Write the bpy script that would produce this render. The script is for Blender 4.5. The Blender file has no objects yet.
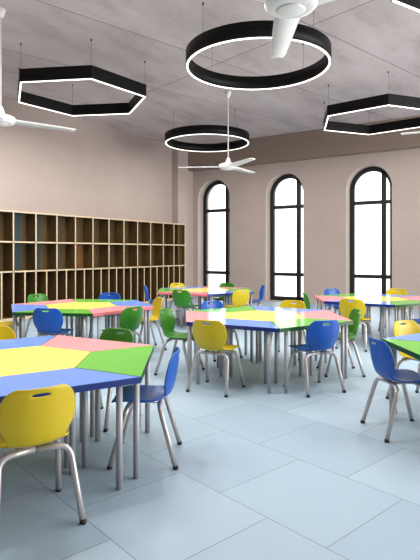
import bpy, bmesh, math, random
from mathutils import Vector, Matrix

random.seed(4)
scene = bpy.context.scene
C = scene.collection
YAW = math.radians(33.2)          # the view looks 33 degrees left of the long side of the room
CA, SA = math.cos(YAW), math.sin(YAW)
FPX = 512.0
EYE = 1.6
CEIL = 5.3
XL, XR, YB, YW = -10.8, 8.0, -4.0, 15.0     # room: side wall, far right wall, rear wall, window wall


def W(x, y, z=0.0):
    """plan position given as (right of, ahead of) the viewpoint -> room coordinates"""
    return Vector((x * CA - y * SA, x * SA + y * CA, z))


def shelf_y(px, x):
    """where a sight line crosses the plane x = const"""
    d = (px - 210.0) / FPX
    return x * (d * SA + CA) / (d * CA - SA)


def srgb(h):
    h = h.lstrip('#')
    out = []
    for i in (0, 2, 4):
        c = int(h[i:i + 2], 16) / 255
        out.append(c / 12.92 if c <= .04045 else ((c + .055) / 1.055) ** 2.4)
    return (*out, 1.0)


# ------------------------------------------------------------------ materials
def new_mat(name):
    m = bpy.data.materials.new(name)
    m.use_nodes = True
    nt = m.node_tree
    return m, nt, nt.nodes['Principled BSDF']


def pos_map(nt, rot=0.0, scale=(1, 1, 1), loc=(0, 0, 0), obj=False):
    if obj:
        g = nt.nodes.new('ShaderNodeTexCoord'); src = g.outputs['Object']
    else:
        g = nt.nodes.new('ShaderNodeNewGeometry'); src = g.outputs['Position']
    mp = nt.nodes.new('ShaderNodeMapping')
    mp.inputs['Rotation'].default_value = (0, 0, rot)
    mp.inputs['Scale'].default_value = scale
    mp.inputs['Location'].default_value = loc
    nt.links.new(src, mp.inputs['Vector'])
    return mp.outputs['Vector']


def ramp(nt, fac, stops):
    r = nt.nodes.new('ShaderNodeValToRGB')
    while len(r.color_ramp.elements) < len(stops):
        r.color_ramp.elements.new(.5)
    for e, (p, c) in zip(r.color_ramp.elements, stops):
        e.position = p; e.color = srgb(c) if isinstance(c, str) else c
    nt.links.new(fac, r.inputs['Fac'])
    return r.outputs['Color']


def noise(nt, vec, scale, detail=4, rough=.5):
    n = nt.nodes.new('ShaderNodeTexNoise')
    n.inputs['Scale'].default_value = scale
    n.inputs['Detail'].default_value = detail
    n.inputs['Roughness'].default_value = rough
    nt.links.new(vec, n.inputs['Vector'])
    return n.outputs['Fac']


def mixc(nt, a, b, fac=.5, mode='MULTIPLY'):
    m = nt.nodes.new('ShaderNodeMix'); m.data_type = 'RGBA'; m.blend_type = mode
    if isinstance(fac, float): m.inputs[0].default_value = fac
    else: nt.links.new(fac, m.inputs[0])
    for k, v in ((6, a), (7, b)):
        if isinstance(v, tuple): m.inputs[k].default_value = v
        else: nt.links.new(v, m.inputs[k])
    return m.outputs[2]


def plain(name, col, rough=.5, metal=0.0, var=.06, scale=6, spec=.5):
    """solid colour with a faint mottled variation"""
    m, nt, b = new_mat(name)
    c = srgb(col)
    v = pos_map(nt, obj=True)
    f = noise(nt, v, scale)
    lo = tuple(x * (1 - var) for x in c[:3]) + (1,)
    hi = tuple(min(1, x * (1 + var)) for x in c[:3]) + (1,)
    nt.links.new(ramp(nt, f, [(.3, lo), (.7, hi)]), b.inputs['Base Color'])
    b.inputs['Roughness'].default_value = rough
    b.inputs['Metallic'].default_value = metal
    b.inputs['Specular IOR Level'].default_value = spec
    return m


def emit(name, col, strength):
    m, nt, b = new_mat(name)
    b.inputs['Base Color'].default_value = srgb(col)
    b.inputs['Emission Color'].default_value = srgb(col)
    b.inputs['Emission Strength'].default_value = strength
    return m


M = {}
PAL = dict(yellow=('#c9b114', '#fdee74', '#e6cf3a'), blue=('#1150a8', '#7296e6', '#0b2872'),
           green=('#307c17', '#6db848', '#104a15'), pink=('#e58f93', '#f29c9f', '#d9737c'))
for k, (shell, top, edge) in PAL.items():
    M['shell_' + k] = plain('plastic_' + k, shell, .34, var=.03, spec=.45)
    M['top_' + k] = plain('laminate_' + k, top, .13, var=.015, spec=.06)
    M['edge_' + k] = plain('edge_' + k, edge, .35, var=.02)
M['chrome'] = plain('satin_steel', '#bfbab8', .34, .5, var=.04)
M['steel'] = plain('grey_steel_tube', '#abacb0', .42, .2, var=.04)
M['rubber'] = plain('black_rubber', '#141414', .6)
M['black'] = plain('black_metal', '#080707', .5, 0.0, var=.1, spec=.2)
M['frame_black'] = plain('black_window_frame', '#0b0b0c', .5, 0.0)
M['white'] = plain('white_enamel', '#e9e7e6', .35, 0, var=.02)
M['cable'] = plain('thin_steel_cable', '#6a6464', .4, .5)
M['lamp'] = emit('lamp_diffuser', '#fffaf5', 1.6)
M['edge_wood'] = plain('pale_maple_edging', '#c9b596', .5, var=.05)
M['teal'] = plain('teal_board', '#1c383b', .5)


def wall_mat(name, col):
    m, nt, b = new_mat(name)
    v = pos_map(nt)
    c = srgb(col)
    f = noise(nt, v, .9, 5, .6)
    lo = tuple(x * .95 for x in c[:3]) + (1,)
    hi = tuple(min(1, x * 1.04) for x in c[:3]) + (1,)
    nt.links.new(ramp(nt, f, [(.3, lo), (.7, hi)]), b.inputs['Base Color'])
    b.inputs['Roughness'].default_value = .85
    f2 = noise(nt, v, 60, 3)
    bp = nt.nodes.new('ShaderNodeBump'); bp.inputs['Strength'].default_value = .05
    nt.links.new(f2, bp.inputs['Height']); nt.links.new(bp.outputs['Normal'], b.inputs['Normal'])
    return m


M['wall'] = wall_mat('pink_beige_plaster', '#aa9b93')
M['beam'] = wall_mat('brown_beige_plaster', '#857468')  # wall plaster darkened in colour for the dimmer light on the beam
M['reveal'] = wall_mat('pale_reveal_plaster', '#b8aaa2')


def wood_mat(name, dark, mid, light):
    m, nt, b = new_mat(name)
    v = pos_map(nt, scale=(14, 14, .7))
    f = noise(nt, v, 1.6, 6, .62)
    f2 = noise(nt, pos_map(nt, scale=(2.2, 2.2, .4)), 1.0, 2)
    col = ramp(nt, f, [(.25, dark), (.52, mid), (.8, light)])
    shade = ramp(nt, f2, [(.3, (.72, .70, .68, 1)), (.7, (1, 1, 1, 1))])
    nt.links.new(mixc(nt, col, shade, 1.0), b.inputs['Base Color'])
    b.inputs['Roughness'].default_value = .5
    return m


M['walnut'] = wood_mat('dark_walnut', '#392a12', '#55401d', '#735830')
M['oak'] = wood_mat('warm_oak', '#54371a', '#7a5026', '#8f6233')

# floor: large pale blue-grey tiles in half-offset rows, laid askew to the walls
TILE_ROT = math.radians(41.5 - 90) + YAW      # direction of the continuous joints


def tile_vec(nt, offx, offy, ang):
    """rotate plan position so that x runs along the continuous joints"""
    return pos_map(nt, rot=-ang, loc=(offx, offy, 0))


def floor_mat():
    m, nt, b = new_mat('pale_blue_grey_tile')
    v = tile_vec(nt, -.045, .18, TILE_ROT)
    br = nt.nodes.new('ShaderNodeTexBrick')
    br.offset = .5; br.offset_frequency = 2; br.squash = 1
    br.inputs['Scale'].default_value = 1
    br.inputs['Brick Width'].default_value = .85
    br.inputs['Row Height'].default_value = .8275
    br.inputs['Mortar Size'].default_value = .0032
    br.inputs['Mortar Smooth'].default_value = .1
    br.inputs['Bias'].default_value = 0
    br.inputs['Color1'].default_value = srgb('#9ab0c0')
    br.inputs['Color2'].default_value = srgb('#a7bcca')
    br.inputs['Mortar'].default_value = srgb('#748690')
    nt.links.new(v, br.inputs['Vector'])
    f = noise(nt, pos_map(nt), .7, 5, .6)
    t = ramp(nt, f, [(.2, (.94, .95, .96, 1)), (.8, (1, 1, 1, 1))])
    nt.links.new(mixc(nt, br.outputs['Color'], t, 1.0), b.inputs['Base Color'])
    r = ramp(nt, noise(nt, pos_map(nt), 2.5, 4), [(.2, (.42, .42, .42, 1)), (.8, (.48, .48, .48, 1))])
    nt.links.new(r, b.inputs['Roughness'])
    b.inputs['Specular IOR Level'].default_value = .32
    return m


def ceiling_mat():
    m, nt, b = new_mat('grey_concrete_panels')
    v = tile_vec(nt, .88, 4.22, TILE_ROT)
    br = nt.nodes.new('ShaderNodeTexBrick')
    br.offset = .0; br.squash = 1
    br.inputs['Scale'].default_value = 1
    br.inputs['Brick Width'].default_value = 2.15
    br.inputs['Row Height'].default_value = 5.5
    br.inputs['Mortar Size'].default_value = .014
    br.inputs['Mortar Smooth'].default_value = .3
    br.inputs['Color1'].default_value = srgb('#cbbfbe')
    br.inputs['Color2'].default_value = srgb('#d6cbca')
    br.inputs['Mortar'].default_value = srgb('#918887')
    nt.links.new(v, br.inputs['Vector'])
    f = noise(nt, pos_map(nt, rot=-TILE_ROT, scale=(1, .35, 1)), 1.3, 7, .68)
    t = ramp(nt, f, [(.3, (.62, .60, .60, 1)), (.5, (.88, .86, .86, 1)), (.7, (1, 1, 1, 1))])
    nt.links.new(mixc(nt, br.outputs['Color'], t, 1.0), b.inputs['Base Color'])
    b.inputs['Roughness'].default_value = .8
    bp = nt.nodes.new('ShaderNodeBump'); bp.inputs['Strength'].default_value = .12
    nt.links.new(noise(nt, pos_map(nt), 9, 6, .7), bp.inputs['Height'])
    nt.links.new(bp.outputs['Normal'], b.inputs['Normal'])
    return m


M['floor'] = floor_mat()
M['ceiling'] = ceiling_mat()


def glass_mat():
    m = bpy.data.materials.new('clear_window_glass'); m.use_nodes = True
    nt = m.node_tree; nt.nodes.remove(nt.nodes['Principled BSDF'])
    tr = nt.nodes.new('ShaderNodeBsdfTransparent'); gl = nt.nodes.new('ShaderNodeBsdfGlossy')
    gl.inputs['Roughness'].default_value = .02
    lw = nt.nodes.new('ShaderNodeFresnel'); lw.inputs['IOR'].default_value = 1.3
    mx = nt.nodes.new('ShaderNodeMixShader')
    nt.links.new(lw.outputs[0], mx.inputs[0])
    nt.links.new(tr.outputs[0], mx.inputs[1]); nt.links.new(gl.outputs[0], mx.inputs[2])
    nt.links.new(mx.outputs[0], nt.nodes['Material Output'].inputs['Surface'])
    return m


M['glass'] = glass_mat()


# ------------------------------------------------------------------ mesh helpers
def add_box(bm, x0, y0, z0, x1, y1, z1, mi=0):
    v = [bm.verts.new(p) for p in ((x0, y0, z0), (x1, y0, z0), (x1, y1, z0), (x0, y1, z0),
                                   (x0, y0, z1), (x1, y0, z1), (x1, y1, z1), (x0, y1, z1))]
    fs = []
    for q in ((0, 3, 2, 1), (4, 5, 6, 7), (0, 1, 5, 4), (1, 2, 6, 5), (2, 3, 7, 6), (3, 0, 4, 7)):
        f = bm.faces.new([v[i] for i in q]); f.material_index = mi; fs.append(f)
    return fs        # bottom, top, -y, +x, +y, -x


def add_prism(bm, pts, z0, z1, mi=0):
    lo = [bm.verts.new((x, y, z0)) for x, y in pts]
    hi = [bm.verts.new((x, y, z1)) for x, y in pts]
    n = len(pts)
    bm.faces.new(lo[::-1]).material_index = mi
    bm.faces.new(hi).material_index = mi
    for i in range(n):
        bm.faces.new((lo[i], lo[(i + 1) % n], hi[(i + 1) % n], hi[i])).material_index = mi


def add_tube(bm, pts, r, seg=10, caps=True):
    """round tube along a polyline; r may be one radius or one per point"""
    pts = [Vector(p) for p in pts]
    rs = r if isinstance(r, (list, tuple)) else [r] * len(pts)
    rings, up = [], None
    for i, p in enumerate(pts):
        a = pts[max(i - 1, 0)]; b = pts[min(i + 1, len(pts) - 1)]
        t = (b - a).normalized()
        if up is None:
            up = Vector((0, 1, 0)) if abs(t.y) < .9 else Vector((1, 0, 0))
        s = t.cross(up).normalized(); up = s.cross(t).normalized()
        rings.append([bm.verts.new(p + (s * math.cos(q) + up * math.sin(q)) * rs[i])
                      for q in (2 * math.pi * k / seg for k in range(seg))])
    for A, B in zip(rings, rings[1:]):
        for k in range(seg):
            f = bm.faces.new((A[k], A[(k + 1) % seg], B[(k + 1) % seg], B[k])); f.smooth = True
    if caps:
        bm.faces.new(rings[0][::-1]); bm.faces.new(rings[-1])


def add_lathe(bm, prof, seg=32):
    """prof: list of (radius, z); smooth surface of revolution about z"""
    rings = []
    for r, z in prof:
        if r < 1e-5: rings.append([bm.verts.new((0, 0, z))])
        else: rings.append([bm.verts.new((r * math.cos(2 * math.pi * k / seg), r * math.sin(2 * math.pi * k / seg), z))
                            for k in range(seg)])
    for A, B in zip(rings, rings[1:]):
        for k in range(seg):
            k2 = (k + 1) % seg
            if len(A) == 1 and len(B) == 1: continue
            if len(A) == 1: f = bm.faces.new((A[0], B[k], B[k2]))
            elif len(B) == 1: f = bm.faces.new((A[k], B[0], A[k2]))
            else: f = bm.faces.new((A[k], B[k], B[k2], A[k2]))
            f.smooth = True


def mesh_from(bm, name, mats):
    bmesh.ops.recalc_face_normals(bm, faces=bm.faces)
    me = bpy.data.meshes.new(name); bm.to_mesh(me); bm.free()
    for m in (mats if isinstance(mats, (list, tuple)) else [mats]):
        me.materials.append(m)
    return me


def obj(name, data, mat=None, parent=None, loc=None):
    if isinstance(data, bmesh.types.BMesh): data = mesh_from(data, name, mat)
    o = bpy.data.objects.new(name, data); C.objects.link(o)
    if parent is not None: o.parent = parent
    if loc is not None: o.location = loc
    return o


def with_mods(o, mods):
    """apply modifiers and keep one plain mesh"""
    for typ, kw in mods:
        m = o.modifiers.new(typ, typ)
        for k, v in kw.items(): setattr(m, k, v)
    dg = bpy.context.evaluated_depsgraph_get(); dg.update()
    me = bpy.data.meshes.new_from_object(o.evaluated_get(dg))
    o.modifiers.clear(); o.data = me
    return o


def thing(name, label, cat, loc=(0, 0, 0), rot=0.0, group=None):
    o = bpy.data.objects.new(name, None); C.objects.link(o)
    o.empty_display_size = .1
    o.location = loc; o.rotation_euler = (0, 0, rot)
    tag(o, label, cat, group)
    return o


def tag(o, label=None, cat=None, group=None, kind=None):
    if label: o['label'] = label
    if cat: o['category'] = cat
    if group: o['group'] = group
    if kind: o['kind'] = kind
    return o


def struct(name, bm, mat, label=None, parent=None):
    o = obj(name, bm, mat, parent)
    if parent is None: tag(o, label, {'wall': 'wall', 'floo': 'floor', 'ceil': 'ceiling', 'trim': 'trim',
                                      'wind': 'window'}.get(name[:4], 'wall'), kind='structure')
    return o


def dup(root, loc, rot, label, group=None):
    r = root.copy(); C.objects.link(r); r.location = loc; r.rotation_euler = (0, 0, rot)
    r['label'] = label
    if group: r['group'] = group
    for ch in list(root.children):
        c = ch.copy(); C.objects.link(c); c.parent = r
        for g in list(ch.children):
            d = g.copy(); C.objects.link(d); d.parent = c
    return r


# ------------------------------------------------------------------ room shell
TH = .72
bm = bmesh.new(); add_box(bm, XL - .3, YB - .3, -.2, XR + .3, YW + TH, 0)
struct('floor', bm, M['floor'], 'glossy pale blue-grey floor of large square tiles')
bm = bmesh.new(); add_box(bm, XL - .3, YB - .3, CEIL, XR + .3, YW + TH, CEIL + .25)
struct('ceiling', bm, M['ceiling'], 'grey concrete panel ceiling with thin seams')
bm = bmesh.new(); add_box(bm, XL - .3, YB - .3, 0, XL, YW + TH, CEIL)
struct('wall_left', bm, M['wall'], 'plain pink-beige wall behind the cubby shelf')


def arched_wall(x0, x1, yf, yb, wins, mat_w, mat_r):
    """wall with round-headed openings: wins = (centre, half width, sill z, spring z)"""
    bm = bmesh.new()
    N = 24

    def quad(pts, mi):
        f = bm.faces.new([bm.verts.new(p) for p in pts]); f.material_index = mi
        return f
    edges = [x0]
    for c, hw, zs, zp in wins: edges += [c - hw, c + hw]
    edges.append(x1)
    for y in (yf, yb):
        for i in range(0, len(edges), 2):
            quad([(edges[i], y, 0), (edges[i + 1], y, 0), (edges[i + 1], y, CEIL), (edges[i], y, CEIL)], 0)
        for c, hw, zs, zp in wins:
            quad([(c - hw, y, 0), (c + hw, y, 0), (c + hw, y, zs), (c - hw, y, zs)], 0)
            arc = [(c - hw * math.cos(math.pi * k / N), zp + hw * math.sin(math.pi * k / N)) for k in range(N + 1)]
            for (xa, za), (xb, zb) in zip(arc, arc[1:]):
                quad([(xa, y, za), (xb, y, zb), (xb, y, CEIL), (xa, y, CEIL)], 0)
    for c, hw, zs, zp in wins:
        arc = [(c - hw, zs)] + [(c - hw * math.cos(math.pi * k / N), zp + hw * math.sin(math.pi * k / N))
                                for k in range(N + 1)] + [(c + hw, zs), (c - hw, zs)]
        for (xa, za), (xb, zb) in zip(arc, arc[1:]):
            f = quad([(xa, yf, za), (xb, yf, zb), (xb, yb, zb), (xa, yb, za)], 1)
    quad([(x0, yf, 0), (x0, yb, 0), (x0, yb, CEIL), (x0, yf, CEIL)], 0)
    quad([(x1, yf, 0), (x1, yb, 0), (x1, yb, CEIL), (x1, yf, CEIL)], 0)
    bmesh.ops.remove_doubles(bm, verts=bm.verts, dist=1e-5)
    return mesh_from(bm, 'wall', [mat_w, mat_r])


HW, SILL, SPRING = .66, .012, 3.47
WC = [-9.665 + 2.682 * k for k in range(7)]
o = obj('wall_windows', arched_wall(XL, XR + .3, YW, YW + TH, [(c, HW, SILL, SPRING) for c in WC], M['wall'], M['reveal']))
tag(o, 'pink-beige wall pierced by tall arched windows', 'wall', kind='structure')

# pilaster in the corner and the dropped beam along the window wall
bm = bmesh.new(); add_box(bm, XL, 14.1, 0, -10.54, YW, CEIL)
struct('trim_1', bm, M['wall'], 'square beige pilaster in the corner beside the shelf')
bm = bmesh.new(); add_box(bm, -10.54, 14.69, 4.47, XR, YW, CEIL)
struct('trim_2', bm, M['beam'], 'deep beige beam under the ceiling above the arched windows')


def arch_outline(hw, zs, zp, N=28):
    return [(-hw, zs)] + [(-hw * math.cos(math.pi * k / N), zp + hw * math.sin(math.pi * k / N))
                          for k in range(N + 1)] + [(hw, zs)]


def frame_mesh():
    """black arched frame in the x-z plane"""
    bm = bmesh.new()
    out = arch_outline(HW, SILL, SPRING)
    t = .135
    inn = arch_outline(HW - t, SILL + t, SPRING)
    for A, B in ((0, .09),):
        vo = [[bm.verts.new((x, y, z)) for x, z in out] for y in (A, B)]
        vi = [[bm.verts.new((x, y, z)) for x, z in inn] for y in (A, B)]
        n = len(out)
        for i in range(n):
            j = (i + 1) % n
            bm.faces.new((vo[0][i], vo[0][j], vi[0][j], vi[0][i]))
            bm.faces.new((vo[1][i], vi[1][i], vi[1][j], vo[1][j]))
            bm.faces.new((vo[0][i], vo[1][i], vo[1][j], vo[0][j]))
            bm.faces.new((vi[0][i], vi[0][j], vi[1][j], vi[1][i]))
    return mesh_from(bm, 'window_frame', M['frame_black'])


def pane_mesh():
    bm = bmesh.new()
    pts = arch_outline(HW - .1, SILL + .1, SPRING)
    a = [bm.verts.new((x, .04, z)) for x, z in pts]; b = [bm.verts.new((x, .048, z)) for x, z in pts]
    bm.faces.new(a); bm.faces.new(b[::-1])
    for i in range(len(pts)):
        j = (i + 1) % len(pts)
        bm.faces.new((a[i], b[i], b[j], a[j]))
    return mesh_from(bm, 'pane', M['glass'])


FRM, PAN = frame_mesh(), pane_mesh()
WL = ['tall arched window nearest the shelf corner, black frame', 'tall arched window in the middle of the three, black frame',
      'tall arched window on the right of the three, black frame']
MX = .345
for i, c in enumerate(WC):
    w = thing(f'window_{i + 1}', WL[i] if i < 3 else 'tall arched black-framed window further right along the wall', 'window', (c, YW + .33, 0))
    w['kind'] = 'structure'
    obj('window_frame', FRM, None, w); obj('pane', PAN, None, w)
    bm = bmesh.new()
    ztop = SPRING + math.sqrt((HW - .05) ** 2 - MX ** 2)
    add_box(bm, MX - .065, .0, SILL + .05, MX + .065, .09, ztop)
    obj('mullion', bm, M['frame_black'], w)
    for z in (.87, 3.07):
        bm = bmesh.new(); add_box(bm, -HW + .05, .004, z - .055, HW - .05, .086, z + .055)
        obj('transom', bm, M['frame_black'], w)

# unseen right and rear walls; openings in the right one added for side light
def opening_wall(axis, a0, a1, p0, p1, n, z0, z1, pier):
    bm = bmesh.new()

    def bx(u0, u1, za, zb):
        if axis == 'x': add_box(bm, p0, u0, za, p1, u1, zb)
        else: add_box(bm, u0, p0, za, u1, p1, zb)
    bx(a0, a1, 0, z0); bx(a0, a1, z1, CEIL)
    step = (a1 - a0 - pier) / n
    for k in range(n + 1):
        bx(a0 + k * step, a0 + k * step + pier, z0, z1)
    return bm


struct('wall_right', opening_wall('x', 3.5, YW, XR, XR + .3, 4, .05, 5.1, .35), M['wall'], 'beige wall with broad window openings on the right')
bm = bmesh.new(); add_box(bm, XR, YB, 0, XR + .3, 3.5, CEIL)
obj('solid_bay', bm, M['wall'], bpy.data.objects['wall_right'])
bm = bmesh.new(); add_box(bm, XL, YB - .3, 0, XR + .3, YB, CEIL)
struct('wall_back', bm, M['wall'], 'plain beige wall behind the viewpoint')

# ------------------------------------------------------------------ cubby shelf
def build_shelf():
    XF, XBK = -10.42, -10.795
    root = thing('cubby_shelf', 'long dark walnut cubby shelf with pale front edges along the left wall', 'shelf', (XF, 8.0, 0))
    T = .036
    px = [13.5, 36, 57, 75.5, 93, 109, 124, 137.7, 150.7, 163.3, 174, 185]
    ys = [shelf_y(p, XF) for p in px]
    s0 = (ys[6] - ys[0]) / 6
    ys = [ys[0] - s0 * k for k in (4, 3, 2, 1)] + ys
    ROW = [0.0, 1.138, 1.835, 2.567]
    mats = [M['walnut'], M['edge_wood']]

    def board(name, y0, z0, y1, z1, xb=XBK):
        bm = bmesh.new()
        fs = add_box(bm, xb - XF, y0 - 8, z0, 0, y1 - 8, z1)
        bmesh.ops.recalc_face_normals(bm, faces=bm.faces)
        fs[3].material_index = 1
        return obj(name, bm, mats, root)
    yend = 14.085
    for i, z in enumerate(ROW):
        za, zb = (z - T, z) if i == 3 else ((.0, .06) if i == 0 else (z - T / 2, z + T / 2))
        board('shelf_board', ys[0] - T / 2, za, yend, zb)
        bm = bmesh.new()
        fs = add_box(bm, -10.53 - XF, yend - 8, za, 0, ys[-1] - 8, zb); fs[3].material_index = 1
        obj('shelf_board', bm, mats, root)
    for i, y in enumerate(ys):
        xb = XBK if y < 14.1 else -10.535
        board('side_panel' if i in (0, len(ys) - 1) else 'divider', y - T / 2, .05, y + T / 2, ROW[3] - T + .003, xb)
    for a, b in zip(ys, ys[1:]):
        y = (a + b) / 2
        board('half_divider', y - T / 2, .05, y + T / 2, ROW[1] - T / 2 + .003)
    # back panels, one per bay; one bay is warmer, three carry a teal strip
    for i, (a, b) in enumerate(zip(ys, ys[1:])):
        xb = XBK + .02
        b2 = min(b, yend)
        for r in range(3):
            warm = (i == 7 and r in (0, 1))
            bm = bmesh.new(); add_box(bm, XBK - XF, a - 8, ROW[r] + .01, xb - XF, b2 - 8, ROW[r + 1] - .01)
            p = obj('back_panel', bm, M['oak'] if warm else M['walnut'], root)
            if warm: p['label'] = 'lighter warm brown back panel'
        if i in (4, 5, 6):
            for r in (1, 2):
                wdt = {4: .17, 5: .12, 6: .07}[i]
                bm = bmesh.new()
                add_box(bm, xb - XF, a + .20 - 8, ROW[r] + .03, xb + .012 - XF, a + .28 + wdt - 8, ROW[r + 1] - .03)
                obj('back_strip', bm, M['teal'], root)['label'] = 'teal strip at the back of the compartment'
    bm = bmesh.new()
    add_box(bm, XBK - XF, 14.083 - 8, .05, -10.53 - XF, 14.098 - 8, ROW[3] - T)
    obj('end_panel', bm, M['walnut'], root)
    bm = bmesh.new()
    add_box(bm, -10.538 - XF, 14.1 - 8, .05, -10.528 - XF, ys[-1] - 8, ROW[3] - T)
    obj('back_panel', bm, M['walnut'], root)
    return root


build_shelf()


# ------------------------------------------------------------------ tables
ZT = .75


def inset(pts, d):
    """offset a convex polygon inwards by d"""
    n = len(pts); res = []
    cx = sum(p[0] for p in pts) / n; cy = sum(p[1] for p in pts) / n
    lines = []
    for i in range(n):
        a = Vector(pts[i]); b = Vector(pts[(i + 1) % n]); t = (b - a).normalized(); nn = Vector((-t.y, t.x))
        if nn.dot(Vector((cx, cy)) - a) < 0: nn = -nn
        lines.append((a + nn * d, t))
    for i in range(n):
        (p, t), (q, s) = lines[i - 1], lines[i]
        den = t.x * s.y - t.y * s.x
        k = ((q - p).x * s.y - (q - p).y * s.x) / den
        r = p + t * k; res.append((r.x, r.y))
    return res


def leg_mesh():
    bm = bmesh.new()
    add_tube(bm, [(0, 0, 0), (0, 0, ZT - .044)], .023, 12)
    return mesh_from(bm, 'table_leg', M['steel'])


def glide_mesh():
    bm = bmesh.new(); add_lathe(bm, [(0, 0), (.019, 0), (.0205, .004), (.0205, .016), (.019, .016)], 14)
    return mesh_from(bm, 'glide', M['steel'])


def mount_mesh():
    bm = bmesh.new(); add_box(bm, -.04, -.04, ZT - .05, .04, .04, ZT - .044)
    return mesh_from(bm, 'plate', M['steel'])


LEG, GLIDE = leg_mesh(), glide_mesh()


def table_proto(name, cat, pts, col):
    root = thing(name, 'proto', cat)
    top = inset(pts, .003)
    bm = bmesh.new(); add_prism(bm, inset(pts, .006), ZT - .042, ZT)
    o = obj('tabletop', bm, M['top_' + col], root)
    bm = bmesh.new()
    inn = inset(pts, .0062)
    n = len(top)
    z0, z1 = ZT - .044, ZT - .0015
    V = [[bm.verts.new((x, y, z)) for x, y in P] for P, z in ((top, z0), (top, z1), (inn, z1), (inn, z0))]
    for a in range(4):
        A, B = V[a], V[(a + 1) % 4]
        for i in range(n):
            j = (i + 1) % n
            bm.faces.new((A[i], A[j], B[j], B[i]))
    obj('edge_band', bm, M['edge_' + col], root)['label'] = {'blue': 'dark blue edge band', 'green': 'dark green edge band'}.get(col, f'{col} edge band')
    spots = inset(pts, .065)
    if len(pts) == 4:
        h = RH * .866 / 4
        spots = [(-RH / 2 + .14, -h + .05), (RH / 2 - .14, -h + .05)] + spots[2:]
    for x, y in spots:
        obj('leg', LEG, None, root, (x, y, 0))
    return root


RH = 1.195
TRAP = [(-RH / 2, -RH * .866 / 4 * 1), (RH / 2, -RH * .866 / 4), (RH / 4, RH * .866 / 4), (-RH / 4, RH * .866 / 4)]
HEXP = [(RH / 2 * math.cos(math.pi / 3 * k + math.pi / 6), RH / 2 * math.sin(math.pi / 3 * k + math.pi / 6)) for k in range(6)]

SIDE = ['right', 'far right', 'far left', 'left', 'near left', 'near right']
clusters = [
    # name phrase, centre, direction of the first edge, colours from the right-hand edge anticlockwise
    ('nearest left table ring', (-1.522, 4.048), 2, ['green', 'pink', 'blue', 'green', 'pink', 'blue']),
    ('middle table ring', (0.710, 6.875), 3, ['pink', 'blue', 'green', 'pink', 'blue', 'green']),
    ('table ring at the right picture edge', (2.75, 4.502), 3, ['green', 'pink', 'blue', 'green', 'pink', 'blue']),
    ('table ring before the cubby shelf', (-2.060, 8.172), 22, ['blue', 'green', 'pink', 'blue', 'green', 'pink']),
    ('farthest table ring by the windows', (-0.116, 11.495), 3, ['green', 'pink', 'blue', 'green', 'pink', 'blue']),
    ('table ring below the rightmost window', (3.033, 9.409), -3, ['pink', 'blue', 'green', 'pink', 'blue', 'green']),
]
PROTO = {}


def put(kind, col, loc, rot, label, group):
    key = (kind, col)
    if key not in PROTO:
        if kind == 'hex': p = table_proto('hexagonal_table', 'table', HEXP, col)
        else: p = table_proto('trapezoid_table', 'table', TRAP, col)
        PROTO[key] = p
        p.location = loc; p.rotation_euler = (0, 0, rot); p['label'] = label; p['group'] = group
        return p
    return dup(PROTO[key], loc, rot, label, group)


for phrase, (cx, cy), a0, cols in clusters:
    g = 'tables of the ' + phrase
    put('hex', 'yellow', W(cx, cy), YAW + math.radians(a0), f'yellow hexagonal table at the centre of the {phrase}', g)
    for k in range(6):
        a = math.radians(a0 + 60 * k)
        d = RH * .866 * .75
        put('trap', cols[k], W(cx + d * math.cos(a), cy + d * math.sin(a)), YAW + a + math.pi / 2,
            f'{cols[k]} trapezoid table, {SIDE[k]} side of the {phrase}', g)


# ------------------------------------------------------------------ chairs (sitter faces +y)
def shell_mesh(col):
    # profile along the middle: (y, z, half width, forward curl of the sides, rise of the sides)
    prof = [(.240, .462, .165, 0, 0), (.239, .476, .190, 0, 0), (.218, .489, .213, 0, 0), (.13, .492, .226, 0, .002), (.04, .486, .230, 0, .006),
            (-.05, .478, .222, 0, .012), (-.115, .477, .198, .002, .020), (-.160, .486, .168, .014, .026), (-.190, .508, .158, .030, .018),
            (-.208, .546, .178, .052, .006), (-.222, .595, .206, .066, 0), (-.233, .650, .221, .070, 0), (-.241, .710, .219, .066, 0),
            (-.2475, .764, .206, .058, 0), (-.2505, .786, .197, .054, 0), (-.253, .804, .183, .048, 0), (-.2565, .826, .158, .040, 0), (-.258, .836, .125, .034, 0)]
    us = [-1, -.93, -.7, -.45, -.27, 0, .27, .45, .7, .93, 1]
    bm = bmesh.new()
    rows = []
    for y, z, hw, fc, ri in prof:
        rows.append([bm.verts.new((u * hw, y + fc * u * u, z + ri * u * u)) for u in us])
    for i, (A, B) in enumerate(zip(rows, rows[1:])):
        for k in range(len(us) - 1):
            if i == 14 and 4 <= k <= 5: continue          # hand slot
            f = bm.faces.new((A[k], A[k + 1], B[k + 1], B[k])); f.smooth = True
    o = obj('tmp', bm, M['shell_' + col])
    with_mods(o, [('SOLIDIFY', dict(thickness=.015, offset=0)), ('SUBSURF', dict(levels=2, render_levels=2))])
    me = o.data; me.name = 'chair_shell_' + col
    for p in me.polygons: p.use_smooth = True
    bpy.data.objects.remove(o)
    return me


def arc3(p0, p1, p2, n=6):
    """quadratic curve"""
    p0, p1, p2 = Vector(p0), Vector(p1), Vector(p2)
    return [p0 * (1 - t) ** 2 + p1 * 2 * t * (1 - t) + p2 * t * t for t in (k / n for k in range(n + 1))]


def chair_leg_mesh(sx, sy):
    foot = Vector((.243 * sx, .243 * sy, .012))
    knee = Vector((.202 * sx, .122 * sy, .436))          # where the bend would meet
    d = (foot - knee).normalized()
    mid = Vector((0, .105 * sy, .445))
    h = (mid - knee).normalized()
    pts = [foot, foot + (knee - foot) * .45] + arc3(knee + d * .075, knee, knee + h * .075, 7) + [mid]
    bm = bmesh.new(); add_tube(bm, pts, .0195, 12)
    return mesh_from(bm, 'chair_leg', M['chrome']), foot, d


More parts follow.
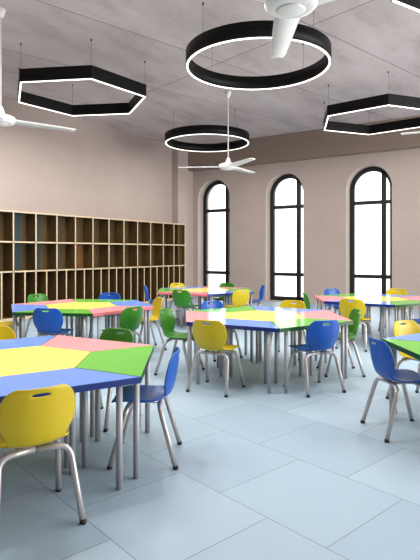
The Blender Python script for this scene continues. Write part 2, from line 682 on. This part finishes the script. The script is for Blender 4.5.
def cap_mesh(foot, d):
    bm = bmesh.new()
    a = foot - d * .012; b = foot + d * .006
    add_tube(bm, [a, b, Vector((b.x, b.y, .0))], [.0205, .021, .019], 12)
    return mesh_from(bm, 'foot_cap', M['rubber'])


LEGS = []
for sy in (-1, 1):
    for sx in (-1, 1):
        me, foot, d = chair_leg_mesh(sx, sy)
        LEGS.append((me, cap_mesh(foot, d)))


def rail_mesh(s):
    bm = bmesh.new()
    add_tube(bm, [(.09 * s, -.105, .452), (.09 * s, .105, .452)], .011, 8)
    return mesh_from(bm, 'under_rail', M['chrome'])


RAILS = [rail_mesh(-1), rail_mesh(1)]
CH = {}


def chair(x, y, head, col, label):
    loc = W(x, y); rot = YAW + math.radians(head) - math.pi / 2
    g = f'{col} school chairs'
    if col in CH:
        return dup(CH[col], loc, rot, label, g)
    root = thing('school_chair', label, 'chair', loc, rot, g)
    obj('shell', shell_mesh(col), None, root)
    for rm in RAILS: obj('under_rail', rm, None, root)
    for lm, cm in LEGS:
        l = obj('leg', lm, None, root)
        obj('foot_cap', cm, None, l)
    CH[col] = root
    return root


chairs = [
    (-1.085, 3.09, 123, 'yellow', 'large yellow school chair in the left foreground, seen from behind, nearest the camera'),
    (-.497, 4.02, 180, 'blue', 'blue school chair seen in profile, tucked into the nearest left table ring'),
    (.073, 5.97, 63, 'yellow', 'yellow school chair seen from behind at the blue near side of the middle table ring'),
    (1.21, 5.96, 113, 'blue', 'blue school chair seen from behind at the green near side of the middle table ring'),
    (-.40, 6.815, -18.5, 'green', 'bright green school chair in profile at the left corner of the middle table ring'),
    (-1.05, 8.48, 205, 'yellow', 'yellow school chair on the right side of the table ring before the cubby shelf'),
    (-1.25, 7.33, 144, 'green', 'green school chair with its back turned at the pink near-right table before the cubbies'),
    (-1.02, 4.90, 240, 'green', 'dark-shaded green school chair facing the camera behind the pink table of the nearest left ring'),
    (-2.2, 7.2, 82, 'blue', 'blue school chair seen from behind at the green near side of the cubby-side table ring'),
    (-2.97, 9.16, 322, 'green', 'green school chair facing forward beyond the pink far-left table of the cubby-side ring'),
    (-1.9, 9.38, 262, 'blue', 'blue school chair facing forward right below the cubbies, beyond the cubby-side table ring'),
    (-1.24, 11.60, 3, 'blue', 'narrow dark blue school chair in profile at the left end of the farthest table ring'),
    (-.5, 10.57, 63, 'green', 'green school chair seen from behind at the pink near-left table of the farthest ring'),
    (-.70, 12.45, 303, 'yellow', 'small yellow chair back showing above the far left of the farthest table ring'),
    (.32, 12.42, 243, 'green', 'small dark green chair back below the leftmost window at the farthest table ring'),
    (.53, 10.55, 123, 'yellow', 'yellow school chair seen from behind at the blue near-right table of the farthest ring'),
    (.14, 7.82, 303, 'blue', 'blue chair back peeking over the far left side of the middle table ring'),
    (1.21, 7.87, 243, 'yellow', 'yellow chair back peeking over the middle table ring below the centre window'),
    (2.0, 9.56, -3, 'green', 'green school chair edge-on beside the right jamb of the middle window'),
    (1.0, 11.68, 183, 'blue', 'blue school chair in profile between the left and middle windows'),
    (2.43, 8.55, 57, 'yellow', 'yellow school chair seen from behind, near left of the ring below the rightmost window'),
    (1.73, 6.8, 180, 'green', 'green school chair in profile at the right corner of the middle table ring'),
    (1.70, 4.58, 7, 'blue', 'large blue school chair at the right edge of the picture beside the green table'),
    (2.27, 5.5, 300, 'yellow', 'yellow school chair facing the camera behind the table ring at the right frame edge'),
    (3.45, 8.26, 117, 'blue', 'blue school chair cut by the right frame edge at the ring below the rightmost window'),
    (3.78, 10.5, 237, 'yellow', 'yellow chair back above the far right of the ring below the rightmost window'),
    (2.63, 10.5, 297, 'blue', 'blue chair back at the far left of the ring below the rightmost window'),
    (-3.2, 7.88, 22, 'yellow', 'yellow school chair in profile at the left picture edge facing the cubby-side table ring'),
    (-2.09, 5.02, 302, 'yellow', 'olive yellow chair back at the left picture edge behind the nearest table ring'),
]
for a in chairs: chair(*a)


# ------------------------------------------------------------------ hanging lamps
def ring_pts(R, a0, n):
    return [(R * math.cos(a0 + 2 * math.pi * k / n), R * math.sin(a0 + 2 * math.pi * k / n)) for k in range(n)]


def band(bm, outer, inner, z0, z1, smooth):
    n = len(outer)
    V = [[bm.verts.new((x, y, z)) for x, y in P] for P, z in ((outer, z0), (outer, z1), (inner, z1), (inner, z0))]
    for a in range(4):
        A, B = V[a], V[(a + 1) % 4]
        for i in range(n):
            j = (i + 1) % n
            f = bm.faces.new((A[i], A[j], B[j], B[i])); f.smooth = smooth and a in (0, 2)




def ring_lamp(name, label, x, y, z, R, n, a0, cab, group, watt):
    loc = W(x, y, z)
    root = thing(name, label, 'lamp', loc, 0, group)
    Wd, H = .05, .24
    k = 1 / math.cos(math.pi / n)
    out = ring_pts(R, a0, n); inn = ring_pts(R - Wd * k, a0, n)
    bm = bmesh.new(); band(bm, out, inn, .012, H, n > 12)
    obj('housing', bm, M['black'], root)
    bm = bmesh.new(); band(bm, ring_pts(R - .011 * k, a0, n), ring_pts(R - (Wd - .011) * k, a0, n), 0, .013, n > 12)
    obj('diffuser', bm, M['lamp'], root)['label'] = 'glowing white diffuser under the band'
    m = R - Wd * k / 2
    for q in range(8):                                     # the light the diffuser gives off, all the way round
        a = a0 + 2 * math.pi * (q + .5) / 8
        ld = bpy.data.lights.new('lamp_light', 'AREA'); ld.shape = 'DISK'; ld.size = .12
        ld.energy = watt / 8; ld.color = (1, .965, .93)
        lo = bpy.data.objects.new('lamp_light', ld); C.objects.link(lo); lo.parent = root
        lo.location = (m * .96 * math.cos(a), m * .96 * math.sin(a), -.02)
    for q in range(cab):
        a = a0 + 2 * math.pi * q / cab
        bm = bmesh.new(); add_tube(bm, [(m * math.cos(a), m * math.sin(a), H), (m * math.cos(a), m * math.sin(a), CEIL - z - .03)], .003, 6)
        c = obj('cable', bm, M['cable'], root)
        bm = bmesh.new(); add_tube(bm, [(m * math.cos(a), m * math.sin(a), CEIL - z - .035), (m * math.cos(a), m * math.sin(a), CEIL - z)], .012, 10)
        obj('ceiling_fixing', bm, M['black'], c)


R_ = math.radians
HG = 'black hexagon pendant lamps'
CG = 'black circular pendant lamps'
ring_lamp('hexagon_pendant_lamp', 'black hexagon pendant lamp at upper left above the cubby wall', -2.55, 10.1, 4.6, 1.33, 6, YAW + R_(-8), 6, HG, 170)
ring_lamp('hexagon_pendant_lamp', 'black hexagon pendant lamp at right above the rightmost window', 3.86, 11.8, 4.6, 1.36, 6, YAW + R_(21), 6, HG, 60)
ring_lamp('hexagon_pendant_lamp', 'black hexagon pendant lamp cut by the top right corner of the picture', 3.35, 5.52, 4.6, 1.33, 6, YAW + R_(-28), 6, HG, 110)
ring_lamp('ring_pendant_lamp', 'large black circular pendant lamp at top centre near the big fan', .775, 8.33, 4.6, 1.17, 72, YAW + R_(40), 4, CG, 70)
ring_lamp('ring_pendant_lamp', 'black circular pendant lamp farther off above the leftmost window', -.08, 14.2, 4.6, 1.17, 72, YAW + R_(40), 4, CG, 60)
ring_lamp('ring_pendant_lamp', 'black circular pendant lamp over the nearest left table ring, above the top of the picture', -2.28, 4.86, 4.6, 1.17, 72, YAW + R_(40), 4, CG, 135)  # added lamp out of view, brightens the nearest tabletops


# ------------------------------------------------------------------ ceiling fans
def fan_mesh_blade():
    bm = bmesh.new()
    N = 10
    top, bot = [], []
    for k in range(N + 1):
        t = k / N
        x = .12 + t * 1.03
        hw = .5 * (.235 - .085 * t)
        if k == N: hw *= .8
        tilt = -.12 * (1 - .5 * t)
        row = []
        for s in (-1, 0, 1):
            row.append((x, s * hw, -.02 + s * hw * tilt + (.008 if s == 0 else 0)))
        top.append([bm.verts.new((a, b, c + .006)) for a, b, c in row])
        bot.append([bm.verts.new((a, b, c - .006)) for a, b, c in row])
    for k in range(N):
        for s in range(2):
            for G, fl in ((top, 0), (bot, 1)):
                f = bm.faces.new((G[k][s], G[k + 1][s], G[k + 1][s + 1], G[k][s + 1])); f.smooth = True
        for s in (0, 2):
            bm.faces.new((top[k][s], top[k + 1][s], bot[k + 1][s], bot[k][s]))
    for k in (0, N):
        for s in range(2):
            bm.faces.new((top[k][s], top[k][s + 1], bot[k][s + 1], bot[k][s]))
    return mesh_from(bm, 'fan_blade', M['white'])


BLADE = fan_mesh_blade()


def fan(label, x, y, z, a0):
    root = thing('ceiling_fan', label, 'fan', W(x, y, z), YAW + R_(a0), 'white three-blade ceiling fans')
    bm = bmesh.new()
    add_lathe(bm, [(0, -.075), (.15, -.075), (.185, -.065), (.21, -.04), (.218, .0), (.21, .03), (.17, .05), (.09, .065), (.06, .09), (.042, .16), (.022, .2), (0, .2)], 40)
    m = obj('motor_housing', bm, M['white'], root)
    bm = bmesh.new(); add_lathe(bm, [(0, -.092), (.1, -.088), (.115, -.076), (0, -.074)], 32)
    obj('bottom_cap', bm, M['white'], m)
    bm = bmesh.new(); add_tube(bm, [(0, 0, .19), (0, 0, CEIL - z - .03)], .012, 12)
    obj('downrod', bm, M['white'], root)
    bm = bmesh.new(); add_lathe(bm, [(0, CEIL - z - .13), (.03, CEIL - z - .13), (.045, CEIL - z - .11), (.075, CEIL - z), (0, CEIL - z)], 24)
    obj('ceiling_canopy', bm, M['white'], root)
    for k in range(3):
        b = obj('blade', BLADE, None, root); b.rotation_euler = (0, 0, 2 * math.pi * k / 3)


fan('white ceiling fan hanging in front of the leftmost window and the small circular lamp', .42, 11.84, 3.59, 55)
fan('white ceiling fan cut by the left picture edge beside the hexagon lamp', -3.19, 7.8, 3.62, 32.6)
fan('white ceiling fan seen close from below at the top edge of the picture', .644, 4.07, 3.6, 88)
fan('white ceiling fan with one blade tip showing at the right picture edge', 4.25, 8.11, 3.6, 155)

# ------------------------------------------------------------------ light
w = bpy.data.worlds.new('overcast_sky'); scene.world = w
w.use_nodes = True
nt = w.node_tree
bg = nt.nodes['Background']
bg.inputs['Color'].default_value = (1.0, .98, .97, 1)
bg.inputs['Strength'].default_value = 2.0

DAY_W = 250
# area lights added in the unseen right-wall openings, standing in for side daylight
for k in range(4):
    step = (YW - 3.5 - .35) / 4
    ld = bpy.data.lights.new('window_daylight', 'AREA'); ld.shape = 'RECTANGLE'
    ld.size = step - .4; ld.size_y = 4.9
    ld.energy = DAY_W; ld.color = (1, .985, .97)
    lo = bpy.data.objects.new('window_daylight', ld); C.objects.link(lo)
    lo.location = (XR + .15, 3.5 + .35 + step * k + (step - .35) / 2, 2.55)
    lo.rotation_euler = (math.pi / 2, 0, math.pi / 2)

# ------------------------------------------------------------------ camera
cam = bpy.data.cameras.new('camera'); co = bpy.data.objects.new('camera', cam); C.objects.link(co)
co.location = (0, 0, EYE); co.rotation_euler = (math.pi / 2, 0, YAW)
cam.sensor_fit = 'HORIZONTAL'; cam.sensor_width = 36; cam.lens = 36 * FPX / 420
cam.shift_y = -28 / 420
cam.clip_start = .05
scene.camera = co

vs = scene.view_settings
scene.display_settings.display_device = 'sRGB'
vs.view_transform = 'Standard'; vs.look = 'None'; vs.gamma = 1; vs.use_curve_mapping = False
vs.exposure = 0.5
scene.cycles.use_denoising = True
scene.cycles.max_bounces = 10
scene.cycles.diffuse_bounces = 6
scene.cycles.transparent_max_bounces = 8
